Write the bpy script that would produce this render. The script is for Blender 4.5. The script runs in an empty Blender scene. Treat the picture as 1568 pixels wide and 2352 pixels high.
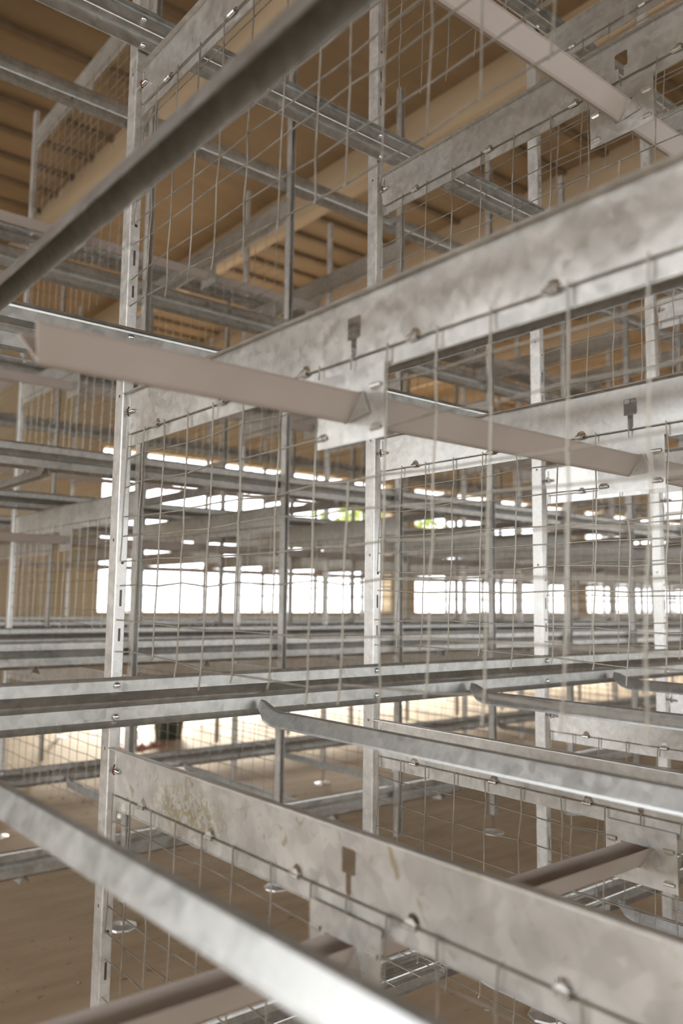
import bpy, bmesh, math, random
from mathutils import Vector, Matrix

# ---------------------------------------------------------------- camera, sky, light
sc = bpy.context.scene
COL = sc.collection
EYE = 1.0887
CAMX, CAMY = -0.6416, -1.4293
YAW, PITCH, ROLL, FPX = 0.6869, 0.1084, 0.0118, 1897.5

def cam_axes():
    f = Vector((math.sin(YAW) * math.cos(PITCH), math.cos(YAW) * math.cos(PITCH), math.sin(PITCH)))
    r0 = Vector((math.cos(YAW), -math.sin(YAW), 0))
    u0 = r0.cross(f)
    c, s = math.cos(ROLL), math.sin(ROLL)
    return c * r0 + s * u0, -s * r0 + c * u0, f
CR, CU, CF = cam_axes()
cd = bpy.data.cameras.new('camera')
cam = bpy.data.objects.new('camera', cd)
COL.objects.link(cam)
cam.matrix_world = Matrix(((CR.x, CU.x, -CF.x, CAMX), (CR.y, CU.y, -CF.y, CAMY), (CR.z, CU.z, -CF.z, EYE), (0, 0, 0, 1)))
cd.sensor_fit = 'VERTICAL'
cd.sensor_height = 36.0
cd.lens = FPX / 2352 * 36
cd.clip_start = 0.02
cd.clip_end = 200
cd.dof.use_dof = True
cd.dof.focus_distance = 1.62
cd.dof.aperture_fstop = 3.0
sc.camera = cam

world = bpy.data.worlds.new('sky')
sc.world = world
world.use_nodes = True
bg = world.node_tree.nodes['Background']
bg.inputs[0].default_value = (.95, .975, 1.0, 1)
bg.inputs[1].default_value = 4.0

sl = bpy.data.lights.new('sun', 'SUN'); sl.energy = 9.0; sl.angle = math.radians(14); sl.color = (1.0, .93, .82)
sun = bpy.data.objects.new('sun', sl); COL.objects.link(sun)
sun.rotation_euler = Vector((-.5, -1.0, -.56)).to_track_quat('-Z', 'Y').to_euler()

sc.view_settings.view_transform = 'Standard'
sc.view_settings.look = 'None'
sc.view_settings.gamma = 1
sc.view_settings.exposure = 0.50
sc.cycles.max_bounces = 8
sc.cycles.diffuse_bounces = 5
sc.cycles.glossy_bounces = 4
sc.cycles.sample_clamp_indirect = 6.0
sc.cycles.use_denoising = True

def visible(pts, m=60):
    """does any of the points fall in (or near) the frame"""
    for p in pts:
        d = Vector(p) - Vector((CAMX, CAMY, EYE))
        z = d.dot(CF)
        if z < 0.05: continue
        x = 784 + FPX * d.dot(CR) / z
        y = 1176 - FPX * d.dot(CU) / z
        if -m < x < 1568 + m and -m < y < 2352 + m: return True
    return False

# ---------------------------------------------------------------- materials
def new_mat(name):
    m = bpy.data.materials.new(name); m.use_nodes = True
    nt = m.node_tree
    return m, nt, nt.nodes, nt.links, nt.nodes['Principled BSDF']

def ramp(N, stops):
    r = N.new('ShaderNodeValToRGB'); e = r.color_ramp.elements
    while len(e) < len(stops): e.new(0.5)
    for q, (p, c) in zip(e, stops):
        q.position = p; q.color = (*c, 1)
    return r

def metal_mat(name, c1, c2, rough=(.28, .5), metallic=.85, spangle=28, bump=.12, stain=None, streak=False):
    m, nt, N, L, P = new_mat(name)
    tc = N.new('ShaderNodeTexCoord')
    oi = N.new('ShaderNodeObjectInfo')
    add = N.new('ShaderNodeVectorMath'); add.operation = 'MULTIPLY_ADD'
    add.inputs[1].default_value = (1, 1, 1)
    mul = N.new('ShaderNodeVectorMath'); mul.operation = 'SCALE'; mul.inputs['Scale'].default_value = 1.0
    cx = N.new('ShaderNodeCombineXYZ')
    mm = N.new('ShaderNodeMath'); mm.operation = 'MULTIPLY'; mm.inputs[1].default_value = 37
    L.new(oi.outputs['Random'], mm.inputs[0]); L.new(mm.outputs[0], cx.inputs[0]); L.new(mm.outputs[0], cx.inputs[1])
    L.new(tc.outputs['Object'], add.inputs[0]); L.new(cx.outputs[0], add.inputs[2])
    n1 = N.new('ShaderNodeTexNoise'); n1.inputs['Scale'].default_value = spangle; n1.inputs['Detail'].default_value = 5
    n1.inputs['Distortion'].default_value = 0.8
    n2 = N.new('ShaderNodeTexVoronoi'); n2.inputs['Scale'].default_value = spangle * 2.6
    n3 = N.new('ShaderNodeTexNoise'); n3.inputs['Scale'].default_value = spangle * .22; n3.inputs['Detail'].default_value = 3
    for n in (n1, n2, n3): L.new(add.outputs[0], n.inputs['Vector'])
    mix = N.new('ShaderNodeMix'); mix.data_type = 'FLOAT'; mix.inputs[0].default_value = .3
    L.new(n1.outputs[0], mix.inputs[2]); L.new(n2.outputs['Color'], mix.inputs[3])
    mix2 = N.new('ShaderNodeMix'); mix2.data_type = 'FLOAT'; mix2.inputs[0].default_value = .35
    L.new(mix.outputs[0], mix2.inputs[2]); L.new(n3.outputs[0], mix2.inputs[3])
    r = ramp(N, [(.32, c1), (.68, c2)])
    L.new(mix2.outputs[0], r.inputs[0])
    col = r.outputs[0]
    if stain:
        ns = N.new('ShaderNodeTexNoise'); ns.inputs['Scale'].default_value = 26; ns.inputs['Detail'].default_value = 3
        ns.inputs['Distortion'].default_value = 2.2
        L.new(add.outputs[0], ns.inputs['Vector'])
        rs = ramp(N, [(.64, (0, 0, 0)), (.72, (1, 1, 1))])
        L.new(ns.outputs[0], rs.inputs[0])
        dv = N.new('ShaderNodeVectorMath'); dv.operation = 'SUBTRACT'; dv.inputs[1].default_value = (.01, -.27, -.062)
        L.new(tc.outputs['Object'], dv.inputs[0])
        sv = N.new('ShaderNodeVectorMath'); sv.operation = 'MULTIPLY'; sv.inputs[1].default_value = (0, 8, 22)
        L.new(dv.outputs[0], sv.inputs[0])
        ln = N.new('ShaderNodeVectorMath'); ln.operation = 'LENGTH'; L.new(sv.outputs[0], ln.inputs[0])
        mk = N.new('ShaderNodeMapRange'); mk.inputs[1].default_value = .35; mk.inputs[2].default_value = 1.15
        mk.inputs[3].default_value = 1; mk.inputs[4].default_value = 0; L.new(ln.outputs['Value'], mk.inputs[0])
        n4 = N.new('ShaderNodeTexNoise'); n4.inputs['Scale'].default_value = 55; n4.inputs['Distortion'].default_value = 1.5
        L.new(add.outputs[0], n4.inputs['Vector'])
        r4 = ramp(N, [(.47, (0, 0, 0)), (.53, (1, 1, 1))]); L.new(n4.outputs[0], r4.inputs[0])
        m4 = N.new('ShaderNodeMath'); m4.operation = 'MULTIPLY'; L.new(mk.outputs[0], m4.inputs[0]); L.new(r4.outputs[0], m4.inputs[1])
        mxx = N.new('ShaderNodeMath'); mxx.operation = 'MAXIMUM'; L.new(m4.outputs[0], mxx.inputs[0]); L.new(rs.outputs[0], mxx.inputs[1])
        sm = N.new('ShaderNodeMath'); sm.operation = 'MULTIPLY'; sm.inputs[1].default_value = .6
        L.new(mxx.outputs[0], sm.inputs[0])
        mc = N.new('ShaderNodeMix'); mc.data_type = 'RGBA'
        L.new(sm.outputs[0], mc.inputs[0]); L.new(col, mc.inputs[6]); mc.inputs[7].default_value = (*stain, 1)
        col = mc.outputs[2]
    L.new(col, P.inputs['Base Color'])
    P.inputs['Metallic'].default_value = metallic
    mr = N.new('ShaderNodeMapRange'); mr.inputs[1].default_value = .3; mr.inputs[2].default_value = .7
    mr.inputs[3].default_value = rough[0]; mr.inputs[4].default_value = rough[1]
    L.new(mix2.outputs[0], mr.inputs[0]); L.new(mr.outputs[0], P.inputs['Roughness'])
    b = N.new('ShaderNodeBump'); b.inputs['Strength'].default_value = bump; b.inputs['Distance'].default_value = .004
    L.new(n3.outputs[0], b.inputs['Height'])
    b2 = N.new('ShaderNodeBump'); b2.inputs['Strength'].default_value = bump * .8; b2.inputs['Distance'].default_value = .001
    n5 = N.new('ShaderNodeTexNoise'); n5.inputs['Scale'].default_value = spangle * 1.2; n5.inputs['Detail'].default_value = 1
    L.new(add.outputs[0], n5.inputs['Vector']); L.new(n5.outputs[0], b2.inputs['Height']); L.new(b.outputs[0], b2.inputs['Normal'])
    L.new(b2.outputs[0], P.inputs['Normal'])
    return m

def plain_mat(name, c1, c2, rough=.6, scale=6, metallic=0, bump=0, stretch=(1, 1, 1), spec=.4):
    m, nt, N, L, P = new_mat(name)
    tc = N.new('ShaderNodeTexCoord'); mp = N.new('ShaderNodeMapping'); mp.inputs['Scale'].default_value = stretch
    n = N.new('ShaderNodeTexNoise'); n.inputs['Scale'].default_value = scale; n.inputs['Detail'].default_value = 6
    L.new(tc.outputs['Object'], mp.inputs[0]); L.new(mp.outputs[0], n.inputs['Vector'])
    r = ramp(N, [(.3, c1), (.7, c2)])
    L.new(n.outputs[0], r.inputs[0]); L.new(r.outputs[0], P.inputs['Base Color'])
    P.inputs['Roughness'].default_value = rough; P.inputs['Metallic'].default_value = metallic
    P.inputs['Specular IOR Level'].default_value = spec
    if bump:
        b = N.new('ShaderNodeBump'); b.inputs['Strength'].default_value = bump; b.inputs['Distance'].default_value = .02
        L.new(n.outputs[0], b.inputs['Height']); L.new(b.outputs[0], P.inputs['Normal'])
    return m

M_SHEET = metal_mat('galvanised_sheet', (.52, .52, .50), (.77, .755, .725), rough=(.27, .42), metallic=.8, spangle=34, bump=.17)
M_STAIN = metal_mat('stained_galvanised_sheet', (.48, .47, .45), (.74, .72, .68), rough=(.34, .5), metallic=.7, spangle=20, bump=.2, stain=(.33, .26, .07))
M_RAIL = metal_mat('galvanised_rail', (.36, .36, .34), (.60, .59, .56), rough=(.26, .42), metallic=.85, spangle=30, bump=.12)
M_POST = metal_mat('galvanised_post', (.52, .52, .50), (.78, .76, .73), rough=(.3, .5), metallic=.75, spangle=40, bump=.1)
M_BAR = metal_mat('galvanised_bar', (.38, .39, .385), (.62, .625, .615), rough=(.28, .45), metallic=.8, spangle=34, bump=.3)
M_WIRE = metal_mat('wire', (.25, .23, .19), (.42, .39, .34), rough=(.35, .55), metallic=.7, spangle=30, bump=0)
M_BOLT = metal_mat('zinc_bolt', (.7, .72, .74), (.85, .86, .88), rough=(.12, .25), metallic=1, spangle=60, bump=0)
M_RUST = plain_mat('rusty_spring', (.16, .08, .05), (.26, .13, .09), .6, 90, .4)
M_PVC = plain_mat('mauve_plastic', (.40, .34, .30), (.45, .39, .345), .42, 9, spec=.45)
M_WOOD = plain_mat('ceiling_board', (.24, .17, .10), (.33, .24, .145), .7, 1.6, stretch=(.5, 3, 1))
M_RAFTER = plain_mat('rafter_wood', (.36, .27, .17), (.46, .35, .23), .6, 3, stretch=(2, .4, 2))
M_DARK = plain_mat('dark_batten', (.15, .105, .065), (.22, .16, .10), .8, 5)
M_WALL = plain_mat('wall_plaster', (.36, .29, .19), (.46, .38, .26), .85, 1.2, bump=.2)

def floor_mat():
    m, nt, N, L, P = new_mat('dusty_floor')
    tc = N.new('ShaderNodeTexCoord')
    a = N.new('ShaderNodeTexNoise'); a.inputs['Scale'].default_value = 1.3; a.inputs['Detail'].default_value = 8; a.inputs['Roughness'].default_value = .62
    mp = N.new('ShaderNodeMapping'); mp.inputs['Rotation'].default_value = (0, 0, -.5); mp.inputs['Scale'].default_value = (1.5, 7, 1)
    b = N.new('ShaderNodeTexNoise'); b.inputs['Scale'].default_value = 2.0; b.inputs['Detail'].default_value = 6
    c = N.new('ShaderNodeTexNoise'); c.inputs['Scale'].default_value = 26; c.inputs['Detail'].default_value = 5
    L.new(tc.outputs['Object'], a.inputs['Vector']); L.new(tc.outputs['Object'], mp.inputs[0]); L.new(mp.outputs[0], b.inputs['Vector'])
    L.new(tc.outputs['Object'], c.inputs['Vector'])
    mx = N.new('ShaderNodeMix'); mx.data_type = 'FLOAT'; mx.inputs[0].default_value = .45
    L.new(a.outputs[0], mx.inputs[2]); L.new(b.outputs[0], mx.inputs[3])
    r = ramp(N, [(.34, (.42, .32, .205)), (.52, (.55, .43, .29)), (.7, (.66, .54, .39))])
    L.new(mx.outputs[0], r.inputs[0])
    rs = ramp(N, [(.27, (.35, .3, .25)), (.36, (1, 1, 1))])
    L.new(c.outputs[0], rs.inputs[0])
    mc = N.new('ShaderNodeMix'); mc.data_type = 'RGBA'; mc.blend_type = 'MULTIPLY'; mc.inputs[0].default_value = .6
    L.new(r.outputs[0], mc.inputs[6]); L.new(rs.outputs[0], mc.inputs[7])
    L.new(mc.outputs[2], P.inputs['Base Color'])
    P.inputs['Roughness'].default_value = .8
    bp = N.new('ShaderNodeBump'); bp.inputs['Strength'].default_value = .4; bp.inputs['Distance'].default_value = .03
    L.new(mx.outputs[0], bp.inputs['Height']); L.new(bp.outputs[0], P.inputs['Normal'])
    return m
M_FLOOR = floor_mat()

# ---------------------------------------------------------------- helpers
def mesh_from(name, bm, mat, smooth=False):
    me = bpy.data.meshes.new(name)
    bm.normal_update()
    bm.to_mesh(me); bm.free()
    me.materials.append(mat)
    if smooth:
        for p in me.polygons: p.use_smooth = True
    return me

def obj(name, me, parent=None, loc=(0, 0, 0), rotz=0):
    o = bpy.data.objects.new(name, me)
    COL.objects.link(o)
    o.location = loc
    o.rotation_euler = (0, 0, rotz)
    if parent is not None: o.parent = parent
    return o

def tag(o, label, cat, group=None, kind=None):
    if label: o['label'] = label
    if cat: o['category'] = cat
    if group: o['group'] = group
    if kind: o['kind'] = kind
    return o

def box(bm, x0, x1, y0, y1, z0, z1):
    v = [bm.verts.new((x, y, z)) for x in (x0, x1) for y in (y0, y1) for z in (z0, z1)]
    for f in ((0, 1, 3, 2), (4, 6, 7, 5), (0, 4, 5, 1), (2, 3, 7, 6), (0, 2, 6, 4), (1, 5, 7, 3)):
        bm.faces.new([v[i] for i in f])

def tube(bm, pts, r, n=6, cap=True):
    pts = [Vector(p) for p in pts]
    rings = []
    for i, p in enumerate(pts):
        t = (pts[min(i + 1, len(pts) - 1)] - pts[max(i - 1, 0)]).normalized()
        a = Vector((1, 0, 0)) if abs(t.x) < .8 else Vector((0, 1, 0))
        u = t.cross(a).normalized(); w = t.cross(u)
        rr = r[i] if isinstance(r, (list, tuple)) else r
        rings.append([bm.verts.new(p + (u * math.cos(2 * math.pi * k / n) + w * math.sin(2 * math.pi * k / n)) * rr) for k in range(n)])
    for a, b in zip(rings, rings[1:]):
        for k in range(n): bm.faces.new((a[k], a[(k + 1) % n], b[(k + 1) % n], b[k]))
    if cap:
        bm.faces.new(rings[0][::-1]); bm.faces.new(rings[-1])

def shell(bm, prof, thick, path):
    """open profile (2-D list) of given wall thickness swept along path frames: path = list of functions (a, b) -> Vector"""
    n = len(prof); off = []
    for i in range(n):
        p0 = prof[max(i - 1, 0)]; p1 = prof[min(i + 1, n - 1)]
        d = Vector((p1[0] - p0[0], p1[1] - p0[1])).normalized()
        off.append((prof[i][0] - d.y * thick, prof[i][1] + d.x * thick))
    loop = list(prof) + off[::-1]
    rings = [[bm.verts.new(f(a, b)) for a, b in loop] for f in path]
    m = len(loop)
    for A, B in zip(rings, rings[1:]):
        for k in range(m): bm.faces.new((A[k], A[(k + 1) % m], B[(k + 1) % m], B[k]))
    for R, rev in ((rings[0], True), (rings[-1], False)):
        for i in range(n - 1):
            q = (R[i], R[i + 1], R[m - 2 - i], R[m - 1 - i])
            bm.faces.new(q[::-1] if rev else q)

def circle(cx, cy, r, n=14, a0=0, a1=2 * math.pi):
    full = abs(a1 - a0 - 2 * math.pi) < 1e-6
    k = n if full else n + 1
    return [(cx + r * math.cos(a0 + (a1 - a0) * i / n), cy + r * math.sin(a0 + (a1 - a0) * i / n)) for i in range(k)]

def plate2d(outer, holes, thick, place):
    """flat sheet with holes: 2-D outline, centred thickness, mapped by place(u, v, w) -> xyz; returns list (verts, faces)"""
    cu = bpy.data.curves.new('outline', 'CURVE'); cu.dimensions = '2D'; cu.fill_mode = 'BOTH'; cu.extrude = thick / 2
    for loop in [outer] + holes:
        s = cu.splines.new('POLY'); s.points.add(len(loop) - 1)
        for p, (u, v) in zip(s.points, loop): p.co = (u, v, 0, 1)
        s.use_cyclic_u = True
    o = bpy.data.objects.new('outline', cu); COL.objects.link(o)
    dg = bpy.context.evaluated_depsgraph_get(); dg.update()
    me = bpy.data.meshes.new_from_object(o.evaluated_get(dg))
    vs = [place(*v.co) for v in me.vertices]; fs = [list(p.vertices) for p in me.polygons]
    bpy.data.objects.remove(o); bpy.data.curves.remove(cu); bpy.data.meshes.remove(me)
    return vs, fs

def add_plate(bm, outer, holes, thick, place):
    vs, fs = plate2d(outer, holes, thick, place)
    V = [bm.verts.new(v) for v in vs]
    for f in fs:
        try: bm.faces.new([V[i] for i in f])
        except ValueError: pass

ORD = ['first', 'second', 'third', 'fourth', 'fifth', 'sixth', 'seventh', 'eighth', 'ninth', 'tenth', 'eleventh', 'twelfth',
       'thirteenth', 'fourteenth', 'fifteenth', 'sixteenth', 'seventeenth', 'eighteenth', 'nineteenth', 'twentieth']

# ---------------------------------------------------------------- dimensions of the cage rows
PX = 0.63                 # post spacing along a row
TP = 0.6468               # tier pitch
BT0 = EYE - 0.2627        # top of the partition beam, tier 0 (just below eye)
DEPTH = 1.31              # row depth (beam length)
TIERS = [-1, 0, 1, 2, 3, 4]
TNAME = {-1: 'lowest', 0: 'second', 1: 'third', 2: 'fourth', 3: 'fifth', 4: 'topmost'}
def bt(i): return BT0 + TP * i
ROWS = [  # name, y of the side toward the viewer, y of the far side, k range
    ('front cage row', -1.31, 0.0, range(0, 5)),
    ('middle cage row', 1.28, 2.57, range(-1, 13)),
    ('back cage row', 3.84, 5.13, range(0, 21)),
]
POST_TOP = bt(4) + .11
WALLY = 9.5

# ---------------------------------------------------------------- the building
bm = bmesh.new(); box(bm, -12, 34, -9, 24, -.2, 0)
tag(obj('floor', mesh_from('floor', bm, M_FLOOR)), None, None, kind='structure')

CEIL = EYE + 3.55
bm = bmesh.new(); box(bm, -9, 32, -5.5, WALLY + .6, CEIL, CEIL + .1)
tag(obj('ceiling', mesh_from('ceiling', bm, M_WOOD)), None, None, kind='structure')

bm = bmesh.new()
SILL, HEAD = .915, 3.22
piers = [(-9, 4.02), (9.5, 10.1), (14.95, 15.5), (20.4, 21.0), (26, 32)]
box(bm, -9, 32, WALLY, WALLY + .22, 0, SILL)
box(bm, -9, 32, WALLY, WALLY + .22, HEAD, CEIL)
for a, b in piers: box(bm, a, b, WALLY, WALLY + .22, SILL, HEAD)
tag(obj('wall_far', mesh_from('wall_far', bm, M_WALL)), None, None, kind='structure')
# wall behind the camera, with long daylight openings too
bm = bmesh.new()
box(bm, -9, 32, -5.5, -5.3, 0, .9); box(bm, -9, 32, -5.5, -5.3, 2.0, CEIL)
for a in (-9, -3.4, 2.2, 7.8, 13.4, 19, 24.6, 31.4): box(bm, a, a + .6, -5.5, -5.3, .9, 2.0)
tag(obj('wall_near', mesh_from('wall_near', bm, M_WALL)), None, None, kind='structure')
bm = bmesh.new(); box(bm, -9.2, -9, -5.5, WALLY + .2, 3.9, CEIL); box(bm, -9.2, -9, -5.5, WALLY + .2, 0, .15)
for a in (-5.5, -.3, 4.6, 9.0): box(bm, -9.2, -9, a, a + .5, .15, 3.9)
tag(obj('wall_left', mesh_from('wall_left', bm, M_WALL)), None, None, kind='structure')
bm = bmesh.new(); box(bm, 32, 32.2, -5.5, WALLY + .2, 0, CEIL)
tag(obj('wall_right', mesh_from('wall_right', bm, M_WALL)), None, None, kind='structure')

# rafters (across the rows) and battens (along the rows)
xs = [-1.2 - 1.53 * 3, -1.2 - 1.53 * 2, -2.73, -1.2, .33, 1.86, 3.39, 4.92, 6.45, 7.98, 9.51, 11.04, 12.57, 14.1, 15.63, 17.16, 18.69, 20.2, 21.7]
for n, x in enumerate(xs):
    bm = bmesh.new(); box(bm, x - .06, x + .06, -5.2, WALLY, CEIL - .3, CEIL)
    tag(obj('trim_%d' % (n + 1), mesh_from('rafter', bm, M_RAFTER)), None, None, kind='structure')
bm = bmesh.new()
y = -5.0
while y < WALLY - .2:
    for a, b in list(zip(xs, xs[1:]))[::2]: box(bm, a + .06, b - .06, y, y + .055, CEIL - .03, CEIL - .001)
    y += .39
tag(obj('trim_%d' % (len(xs) + 1), mesh_from('batten', bm, M_DARK)), None, None, kind='structure')

# ---------------------------------------------------------------- upright posts
def post_mesh(detail):
    bm = bmesh.new()
    W, D, T = .0215, .033, .0016
    z0 = .085; z1 = POST_TOP
    hf, hw = [], []
    if detail:
        for i in TIERS:
            b = bt(i)
            for dz in (-.004, -.275): hf.append(circle(D * .48, b + dz, .0032, 10))
            rt = b + .122
            hw.append(circle(W * .55, rt + .208, .0034, 10))
            for a, c in ((.128, .158), (.065, .088)):
                hw.append([(W * .5 - .002, rt + a), (W * .5 + .0025, rt + a), (W * .5 + .0025, rt + c), (W * .5 - .002, rt + c)])
        hf = [h for h in hf if min(p[1] for p in h) > z0 + .01 and max(p[1] for p in h) < z1 - .01]
        hw = [h for h in hw if min(p[1] for p in h) > z0 + .01 and max(p[1] for p in h) < z1 - .01]
    R = .0028
    rc = lambda a, b: [(a, z0), (b, z0), (b, z1), (a, z1)]
    add_plate(bm, rc(R, D), hf, T, lambda u, v, w: (T / 2 + w, u, v))            # flange on the -X side
    add_plate(bm, rc(R, W - R), hw, T, lambda u, v, w: (u, T / 2 + w, v))        # web on the -Y side
    add_plate(bm, rc(R, D), [], T, lambda u, v, w: (W - T / 2 + w, u, v))        # flange on the +X side
    for cx, s in ((R, -1), (W - R, 1)):                                          # rounded corners
        prof = [(cx + s * R * math.sin(a), R - R * math.cos(a)) for a in [k * math.pi / 10 for k in range(6)]]
        if s < 0: prof = prof[::-1]
        shell(bm, prof, T, [lambda a, b, z=z: Vector((a, b, z)) for z in (z0, z1)])
    for x in (T, W - T - .006) if detail else (): box(bm, x, x + .006, D - T, D, z0, z1)           # return lips
    return mesh_from('post', bm, M_POST)

def foot_meshes():
    bm = bmesh.new()
    tube(bm, [(.011, .016, .006), (.011, .016, .13)], .006, 10)
    tube(bm, [(.011, .016, .075), (.011, .016, .085)], .013, 6)
    screw = mesh_from('screw', bm, M_BOLT)
    bm = bmesh.new()
    tube(bm, [(.011, .016, 0), (.011, .016, .005), (.011, .016, .012)], [.052, .05, .02], 8)
    return screw, mesh_from('foot_plate', bm, M_POST)

P_DET, P_PLAIN = post_mesh(True), post_mesh(False)
F_SCREW, F_PLATE = foot_meshes()

def place_post(x, y, back, label, group, detail):
    r = bpy.data.objects.new('upright_post', None); COL.objects.link(r)
    r.location = (x, y, 0)
    if back:
        r.location = (x + .0215, y, 0); r.rotation_euler = (0, 0, math.pi)
    tag(r, label, 'post', group)
    obj('post_channel', P_DET if detail else P_PLAIN, r)
    s = obj('foot_screw', F_SCREW, r)
    obj('foot_plate', F_PLATE, s)
    return r

for rn, ya, yb, ks in ROWS:
    lines = [(yb, False, 'far line')] if ya < 0 else [(ya, True, 'aisle-side line'), (yb, False, 'far line')]
    for y, back, ln in lines:
        n = 0
        for k in ks:
            if not visible([(k * PX, y, z * .12) for z in range(0, 30)]): continue
            if ya < 0: lab = 'galvanised slotted upright, %s from the broken trough end, front cage row' % ORD[n]
            else: lab = 'galvanised upright, %s along the %s of the %s' % (ORD[n], ln, rn)
            place_post(k * PX, y, back, lab, 'uprights of the %s' % rn, ya < 0)
            n += 1

# ---------------------------------------------------------------- long rails
def rail_mesh(x0, x1):
    prof = [(-.011, 0), (-.0095, .001), (0, .010), (0, .033), (-.013, .041), (-.014, .043), (-.013, .0455), (0, .060), (0, .080), (-.001, .085), (-.010, .0865), (-.011, .083)]
    bm = bmesh.new()
    shell(bm, prof, -.0014, [lambda a, b, x=x: Vector((x, a, b)) for x in (x0, x1)])
    return mesh_from('rail', bm, M_RAIL)

def bolt_mesh():
    bm = bmesh.new()
    tube(bm, [(0, 0, 0), (0, -.001, 0), (0, -.003, 0), (0, -.0048, 0), (0, -.0054, 0)], [.0062, .0062, .0055, .0035, .0012], 12)
    return mesh_from('bolt', bm, M_BOLT, True)
BOLT = bolt_mesh()
RX0, RX1 = -1.7, 13.5
R_FRONT = rail_mesh(-1.3, 3.4)
R_LONG = rail_mesh(RX0, RX1)
for rn, ya, yb, ks in ROWS:
    lines = [(yb, False, 'far')] if ya < 0 else [(ya, True, 'aisle'), (yb, False, 'far')]
    for y, back, ln in lines:
        for i in TIERS:
            z = bt(i) + .036
            if i == 4 or (i == -1 and rn.startswith('back')): continue
            if not visible([(x * .2, y, z + .04) for x in range(-7, 60)]): continue
            r = bpy.data.objects.new('cage_rail', None); COL.objects.link(r)
            r.location = (0, y + (.0014 if back else -.0014), z)
            tag(r, 'long ribbed galvanised rail along the %s side of the %s, %s tier' % (ln, rn, TNAME[i]), 'rail', 'rails of the %s' % rn)
            me = R_FRONT if ya < 0 else R_LONG
            b = obj('rail_channel', me, r)
            if back:
                b.rotation_euler = (0, 0, math.pi); b.location = (RX0 + RX1, 0, 0)
            if rn.startswith('back'): continue
            for k in ks:
                for dz in (.0165, .072):
                    if not visible([(k * PX + .01, y, z + dz)], 10): continue
                    q = obj('bolt', BOLT, r, (k * PX + .010, .001 if back else -.001, dz), math.pi if back else 0)

# ---------------------------------------------------------------- cage partitions
WY = [-.017, -.086, -.165, -.245, -.327, -.413, -.506, -.592, -.658, -.727, -.806, -.885, -.980, -1.062, -1.145, -1.225, -1.29]
WZ = [-.081, -.126, -.177, -.236, -.272, -.315, -.360, -.425, -.483]
CLIPY = [-.125, -.345, -.556, -.765, -.957, -1.16]

def wire_mesh(seed, r=.00135, n=6, wob=1.0, cut_plate=True):
    rnd = random.Random(seed)
    bm = bmesh.new()
    shear = .05 * wob * rnd.uniform(.6, 1.1)
    sag = [[rnd.uniform(-.0035, .0035) * wob for _ in WY] for _ in WZ]
    for j in range(len(WY)):
        w = math.sin(j * .5 + seed) * .0045 * wob
        sag[-1][j] += w * 1.6; sag[-2][j] += w * .7
    yj = [[y + max(0, (-z - .1)) * shear + rnd.uniform(-.0025, .0025) * wob for y in WY] for z in WZ]
    for j in range(len(WY)):
        pts = []
        ext = rnd.choice([.006, .024, .03, .012])
        for i in range(len(WZ)):
            pts.append((-.0013 + rnd.uniform(-.001, .001), yj[i][j], WZ[i] + sag[i][j] if i else WZ[0]))
        pts.insert(0, (pts[0][0], pts[0][1], WZ[0] + .004))
        pts.append((pts[-1][0] - .002, pts[-1][1] + .002, pts[-1][2] - ext))
        if j == 0:
            tube(bm, pts[:7], r, n); tube(bm, [(p[0], p[1] + .012, p[2]) for p in pts[8:10]], r, n); continue
        if cut_plate and j == 8:
            tube(bm, pts[:3], r, n); tube(bm, pts[4:], r, n); continue
        tube(bm, pts, r, n)
    for i in range(len(WZ)):
        pts = [(.0013, yj[i][j], (WZ[i] + sag[i][j]) if i else WZ[0]) for j in range(len(WY))]
        if i: pts[0] = (pts[0][0], pts[0][1] + (.012 if i > 6 else 0), pts[0][2])
        tube(bm, pts, r, n)
    return mesh_from('wire_mesh', bm, M_WIRE)

def sheet_mesh(detail, mat):
    """vertical sheet with keyhole and clip holes, folded flange on top"""
    bm = bmesh.new(); T = .0012
    y0, y1 = -DEPTH + .01, -.010
    outer = [(y0, -.103), (y1, -.103), (y1, -.060), (y1 + .003, -.045), (y1 + .003, -.012), (y1, 0), (y0, 0)]
    holes = []
    if detail:
        for s in (-.656,):
            holes.append([(s - .013, -.028), (s - .011, -.026), (s + .011, -.026), (s + .013, -.028), (s + .013, -.053), (s + .011, -.055), (s + .0055, -.055),
                          (s + .0055, -.075), (s + .003, -.079), (s - .003, -.079), (s - .0055, -.075), (s - .0055, -.055), (s - .011, -.055), (s - .013, -.053)][::-1])
        for c in CLIPY: holes.append(circle(c, -.0775, .0098, 10, 0, math.pi))
        holes.append([(y1 - .008, -.030), (y1 - .005, -.030), (y1 - .005, -.010), (y1 - .008, -.010)])
    add_plate(bm, outer, holes, T, lambda u, v, w: (.010 + w, u, v))
    # stamped top flange toward -X with a small turned-down edge, and a return at the bottom
    prof = [(.0105, -.001), (.009, 0), (.0, 0), (-.0012, -.0010), (-.0014, -.0030)]
    shell(bm, prof, .0012, [lambda a, b, y=y: Vector((a, y, b)) for y in (y0, 0.0)])
    box(bm, .0065, .0098, y0, y1, -.1038, -.1026)
    return mesh_from('side_sheet', bm, mat)

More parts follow.
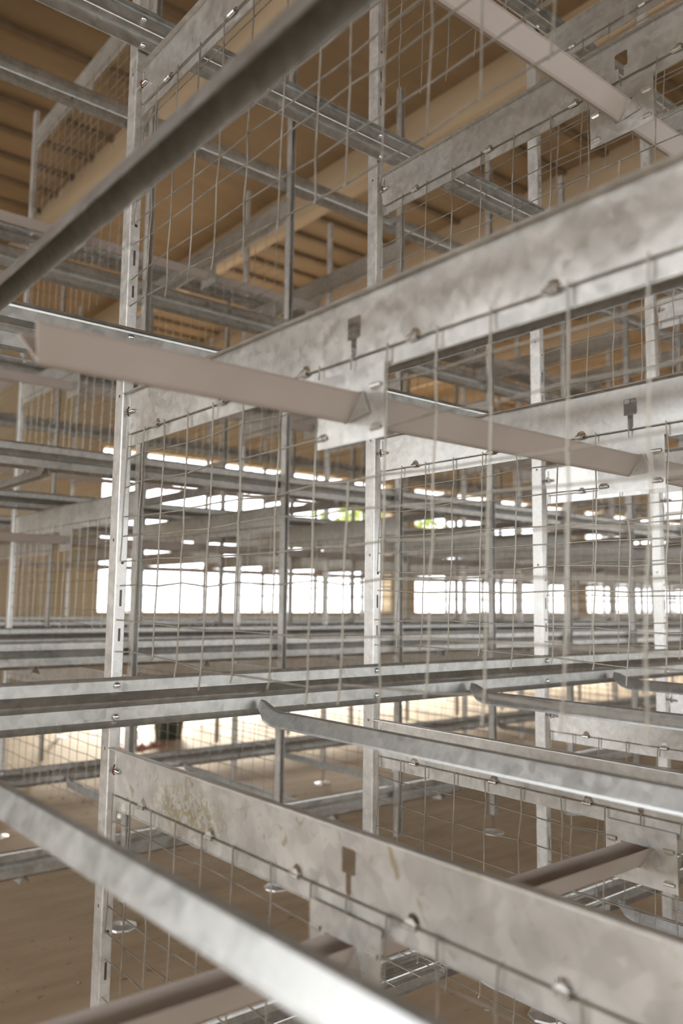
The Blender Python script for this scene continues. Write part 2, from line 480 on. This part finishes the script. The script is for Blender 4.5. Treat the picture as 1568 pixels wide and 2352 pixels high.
def clip_mesh(up=True):
    bm = bmesh.new()
    n = 6; pr = []
    for k in range(n + 1):
        a = -math.pi * .5 + math.pi * 1.15 * k / n
        pr.append((-.0036 * math.cos(a), -.0036 * math.sin(a)))
    prof = [(.004, .004)] + [(p[0], p[1]) for p in pr]
    shell(bm, prof, .0009, [lambda a, b, y=y: Vector((a, y, b)) for y in (-.009, .009)])
    # bent half-moon tongue
    add_plate(bm, circle(0, 0, .0088, 9, 0, math.pi), [], .0009, lambda u, v, w: (-.0022 + v * .42 + w, u, .0005 + v * .9))
    me = mesh_from('wire_clip', bm, M_SHEETCLIP, False)
    return me
M_SHEETCLIP = metal_mat('bright_tab', (.68, .68, .66), (.92, .91, .88), rough=(.2, .4), metallic=.85, spangle=60, bump=.1)
CLIP = clip_mesh()

def bracket_mesh():
    bm = bmesh.new()
    s = -.652
    outer = [(-.722, -.190), (-.594, -.190), (-.594, -.097), (-.722, -.097)]
    v = [(s - .030, -.128), (s + .030, -.128), (s + .004, -.164), (s - .004, -.164)]
    add_plate(bm, outer, [v], .0011, lambda u, w_, w: (.0052 + w, u, w_))
    # triangular ear bent out beside the trough
    add_plate(bm, [(s - .034, -.128), (s - .005, -.164), (s - .046, -.158)], [], .001, lambda u, w_, w: (.003 + w, u, w_))
    return mesh_from('trough_bracket', bm, M_SHEET)
BRACKET = bracket_mesh()

def pin_meshes():
    bm = bmesh.new(); tube(bm, [(0, .004, 0), (0, -.030, -.001)], .0032, 10)
    p = mesh_from('hinge_pin', bm, M_BOLT, True)
    bm = bmesh.new(); tube(bm, [(0, -.010, .009), (-.004, -.013, .003), (-.0055, -.013, 0), (-.003, -.013, -.005), (0, -.010, -.008)], .0016, 6)
    return p, mesh_from('spring_clip', bm, M_RUST)
PIN, SPRING = pin_meshes()

SH_DET, SH_STAIN, SH_PLAIN = sheet_mesh(True, M_SHEET), sheet_mesh(True, M_STAIN), sheet_mesh(False, M_SHEET)
FAR_WIRE = [wire_mesh(900 + s, .0014, 4, .7, False) for s in range(3)]

for ri, (rn, ya, yb, ks) in enumerate(ROWS):
    first_k = None
    for k in ks:
        for i in TIERS:
            z = bt(i); x = k * PX
            if i == 4 and not (ri == 1 and k <= 1): continue
            if i == -1 and ri > 0: continue
            if not visible([(x, yb - DEPTH * t / 12, z - dz) for t in range(13) for dz in (0, .1, .3, .5)], 20): continue
            if first_k is None: first_k = k
            t = bpy.data.objects.new('cage_partition', None); COL.objects.link(t)
            t.location = (x, yb, z)
            tag(t, 'galvanised sheet and mesh partition, %s tier, at %s post of %s' % (TNAME[i], ORD[k - first_k], rn), 'partition', 'partitions of the %s' % rn)
            if ri == 0:
                st = (i == 0 and k == 0)
                obj('side_sheet', SH_STAIN if st else SH_DET, t)
                for c in CLIPY: obj('wire_clip', CLIP, t, (.0045, c, -.081))
                obj('wire_mesh', wire_mesh(k * 17 + i * 5 + 3), t, (.0050, 0, 0))
                br = obj('trough_bracket', BRACKET, t, (-.0030, 0, 0))
                for cy, cz, up in ((-.606, -.126, 1), (-.708, -.126, 1), (-.606, -.177, 0), (-.708, -.177, 0)):
                    c = obj('wire_clip', CLIP, br, (.0045, cy, cz))
                    if up: c.rotation_euler = (math.pi, 0, 0)
                p = obj('hinge_pin', PIN, t, (.006, -.004, -.038))
                obj('spring_clip', SPRING, p)
            else:
                o = obj('side_sheet', SH_PLAIN, t)
                obj('wire_mesh', FAR_WIRE[(k * 7 + i) % 3], t, (.0050, 0, 0))
                if ri == 1: obj('trough_bracket', BRACKET, t, (-.003, 0, 0))

# ---------------------------------------------------------------- drip troughs
def trough_mesh(x0, x1, ragged):
    prof = [(.0255, 0), (.0235, .0012), (.0045, -.0295), (.002, -.032), (-.002, -.032), (-.0045, -.0295), (-.0235, .0012), (-.0255, 0)]
    bm = bmesh.new()
    path = [lambda a, b, x=x: Vector((x, a, b)) for x in (x0, x0 + (x1 - x0) * .5, x1)]
    if ragged:
        path[0] = lambda a, b: Vector((x0 + (.0 if b > -.012 else .012) + .003 * math.sin(a * 400), a, b))
    shell(bm, prof, .0016, path)
    return mesh_from('trough', bm, M_PVC)
TR_A = trough_mesh(-.392, 3.4, True); TR_B = trough_mesh(-1.6, 13.4, False)
for ri, (rn, ya, yb, ks) in enumerate(ROWS):
    for i in TIERS:
        z = bt(i) - .1295
        if i == 4 or (i == -1 and ri > 0): continue
        if not visible([(x * .2, yb - .652, z) for x in range(-7, 60)]): continue
        o = obj('drip_trough', TR_A if ri == 0 else TR_B, None, (0, yb - .652, z))
        extra = ' with broken end' if ri == 0 else ''
        tag(o, 'mauve plastic V-shaped drip trough%s, %s tier of the %s' % (extra, TNAME[i], rn), 'trough', 'drip troughs of the %s' % rn)

# ---------------------------------------------------------------- cross bars hooked into the rails
def bar_mesh():
    bm = bmesh.new()
    prof = [(-.0165, -.030), (-.0155, -.026), (-.006, -.002), (-.003, 0), (.003, 0), (.006, -.002), (.0155, -.026), (.0165, -.030)]
    P = [(-.016, .016, .55), (-.030, .014, .8), (-.045, .008, 1), (-.065, .001, 1), (-.09, -.001, 1), (-.13, 0, 1), (-.5, 0, 1), (-.9, 0, 1), (-1.29, 0, 1)]
    shell(bm, prof, -.0013, [lambda a, b, y=y, z=z, s=s: Vector((a * s, y, b * s + z)) for y, z, s in P])
    return mesh_from('bar', bm, M_BAR)
BAR = bar_mesh()
for ri, (rn, ya, yb, ks) in enumerate(ROWS):
    for i in TIERS[:3]:
        if ri == 2 and i == -1: continue
        n = 0
        for k in range(ks[0] - 1, ks[-1]):
            x = -.315 + PX * (k + 1)
            z = bt(i) + .049
            if not visible([(x, yb - DEPTH * t / 12, z) for t in range(13)], 10): continue
            o = obj('support_bar', BAR, None, (x, yb, z))
            tag(o, 'galvanised cross bar on the rail, %s along %s tier of %s' % (ORD[n], TNAME[i], rn), 'support bar', 'cross bars of the %s' % rn)
            n += 1

# ---------------------------------------------------------------- wire trays on the lowest rail of the front row
def tray_meshes():
    bm = bmesh.new()
    for a in range(4): tube(bm, [(.0, .004 + a * .035, 0), (.31, .004 + a * .035, 0)], .0012, 5)
    for a in range(5): tube(bm, [(.01 + a * .072, -.012, .0024), (.01 + a * .072, .111, .0024)], .0012, 5)
    w = mesh_from('tray_wires', bm, M_WIRE)
    bm = bmesh.new(); box(bm, 0, .31, -.003, .003, -.018, -.0012); box(bm, 0, .31, -.003, .010, -.019, -.017)
    return w, mesh_from('tray_edge', bm, M_RAIL)
TW, TE = tray_meshes()
for n, k in enumerate((1, 2)):
    r = bpy.data.objects.new('wire_tray', None); COL.objects.link(r); r.location = (k * PX - .20, -.115, bt(-1) + .126)
    tag(r, 'small wire tray on the lowest rail, front cage row, before the %s post' % ORD[k], 'tray', 'wire trays')
    obj('tray_wires', TW, r); obj('tray_edge', TE, r)

# ---------------------------------------------------------------- things on the floor
def lathe(bm, prof, n=20):
    rings = [[bm.verts.new((r * math.cos(2 * math.pi * k / n), r * math.sin(2 * math.pi * k / n), z)) for k in range(n)] for r, z in prof]
    for a, b in zip(rings, rings[1:]):
        for k in range(n): bm.faces.new((a[k], a[(k + 1) % n], b[(k + 1) % n], b[k]))
    bm.faces.new(rings[0][::-1])
M_BUCKET = plain_mat('dark_bucket', (.04, .05, .04), (.07, .08, .06), .5, 8)
M_RED = plain_mat('red_sheet', (.50, .17, .13), (.60, .26, .20), .6, 8)

bm = bmesh.new(); rr = random.Random(4)
for _ in range(170):
    x = rr.uniform(-1, 6); y = rr.uniform(-.9, 3.6); s = rr.uniform(.004, .011)
    m = Matrix.Translation((x, y, s * .3)) @ Matrix.Rotation(rr.uniform(0, 3), 4, 'Z') @ Matrix.Diagonal((s * rr.uniform(.7, 1.8), s, s * .6, 1))
    bmesh.ops.create_icosphere(bm, subdivisions=1, radius=1, matrix=m)
g = obj('floor_debris', mesh_from('floor_debris', bm, plain_mat('crumb', (.20, .15, .10), (.55, .5, .42), .8, 40)))
tag(g, 'scattered crumbs of soil and grit on the dusty floor', 'debris', kind='stuff')

def ptag(x, y, name, label, cat):
    r = bpy.data.objects.new(name, None); COL.objects.link(r); r.location = (x, y, 0); tag(r, label, cat); return r
r = ptag(2.57, 4.62, 'bucket', 'dark plastic bucket standing on the bright floor beyond the cages', 'bucket')
bm = bmesh.new(); lathe(bm, [(.10, 0), (.105, .003), (.135, .26), (.145, .262), (.145, .28), (.132, .28), (.10, .012)])
obj('pail', mesh_from('pail', bm, M_BUCKET, True), r)
bm = bmesh.new(); tube(bm, [(.14 * math.cos(a), -.03 - .05 * math.sin(a), .26 - .10 * math.sin(a)) for a in [k * math.pi / 12 for k in range(13)]], .004, 6)
obj('handle', mesh_from('handle', bm, M_BOLT), r)
bm = bmesh.new(); rr = random.Random(8)
G = [[bm.verts.new((u * .06, v * .05, .012 + .05 * abs(math.sin(u * 1.3 + v)) * rr.uniform(.5, 1) if 0 < u < 7 and 0 < v < 5 else .004)) for v in range(6)] for u in range(8)]
for u in range(7):
    for v in range(5): bm.faces.new((G[u][v], G[u + 1][v], G[u + 1][v + 1], G[u][v + 1]))
o = obj('crumpled_sheet', mesh_from('crumpled_sheet', bm, M_RED, True), None, (2.02, 4.15, 0), .4)
sol = o.modifiers.new('thickness', 'SOLIDIFY'); sol.thickness = .004
tag(o, 'crumpled red sheet lying on the floor near the dark bucket', 'sheet')

# ---------------------------------------------------------------- a tree outside the openings
M_LEAF = plain_mat('leaves', (.20, .28, .05), (.34, .42, .10), .6, 4)
r = ptag(14.3, 15.0, 'tree', 'yellow-green tree outside, seen through the openings in the far wall', 'tree')
bm = bmesh.new(); tube(bm, [(0, 0, 0), (.05, 0, 1.4), (-.05, .1, 3.0)], [.10, .08, .05], 8)
obj('trunk', mesh_from('trunk', bm, M_DARK), r)
bm = bmesh.new(); rr = random.Random(12)
for _ in range(900):
    a, b, c = rr.uniform(0, 6.283), rr.uniform(-1, 1), rr.random() ** .4
    d = math.sqrt(1 - b * b)
    p = Vector((2.2 * c * d * math.cos(a), 1.5 * c * d * math.sin(a), 3.35 + .85 * c * b))
    n = Vector((rr.uniform(-1, 1), rr.uniform(-1, 1), rr.uniform(-1, 1))).normalized(); t = n.orthogonal().normalized(); w = n.cross(t); q = rr.uniform(.08, .16)
    bm.faces.new([bm.verts.new(p + t * q), bm.verts.new(p + w * q * .5), bm.verts.new(p - t * q), bm.verts.new(p - w * q * .5)])
obj('foliage', mesh_from('foliage', bm, M_LEAF), r)
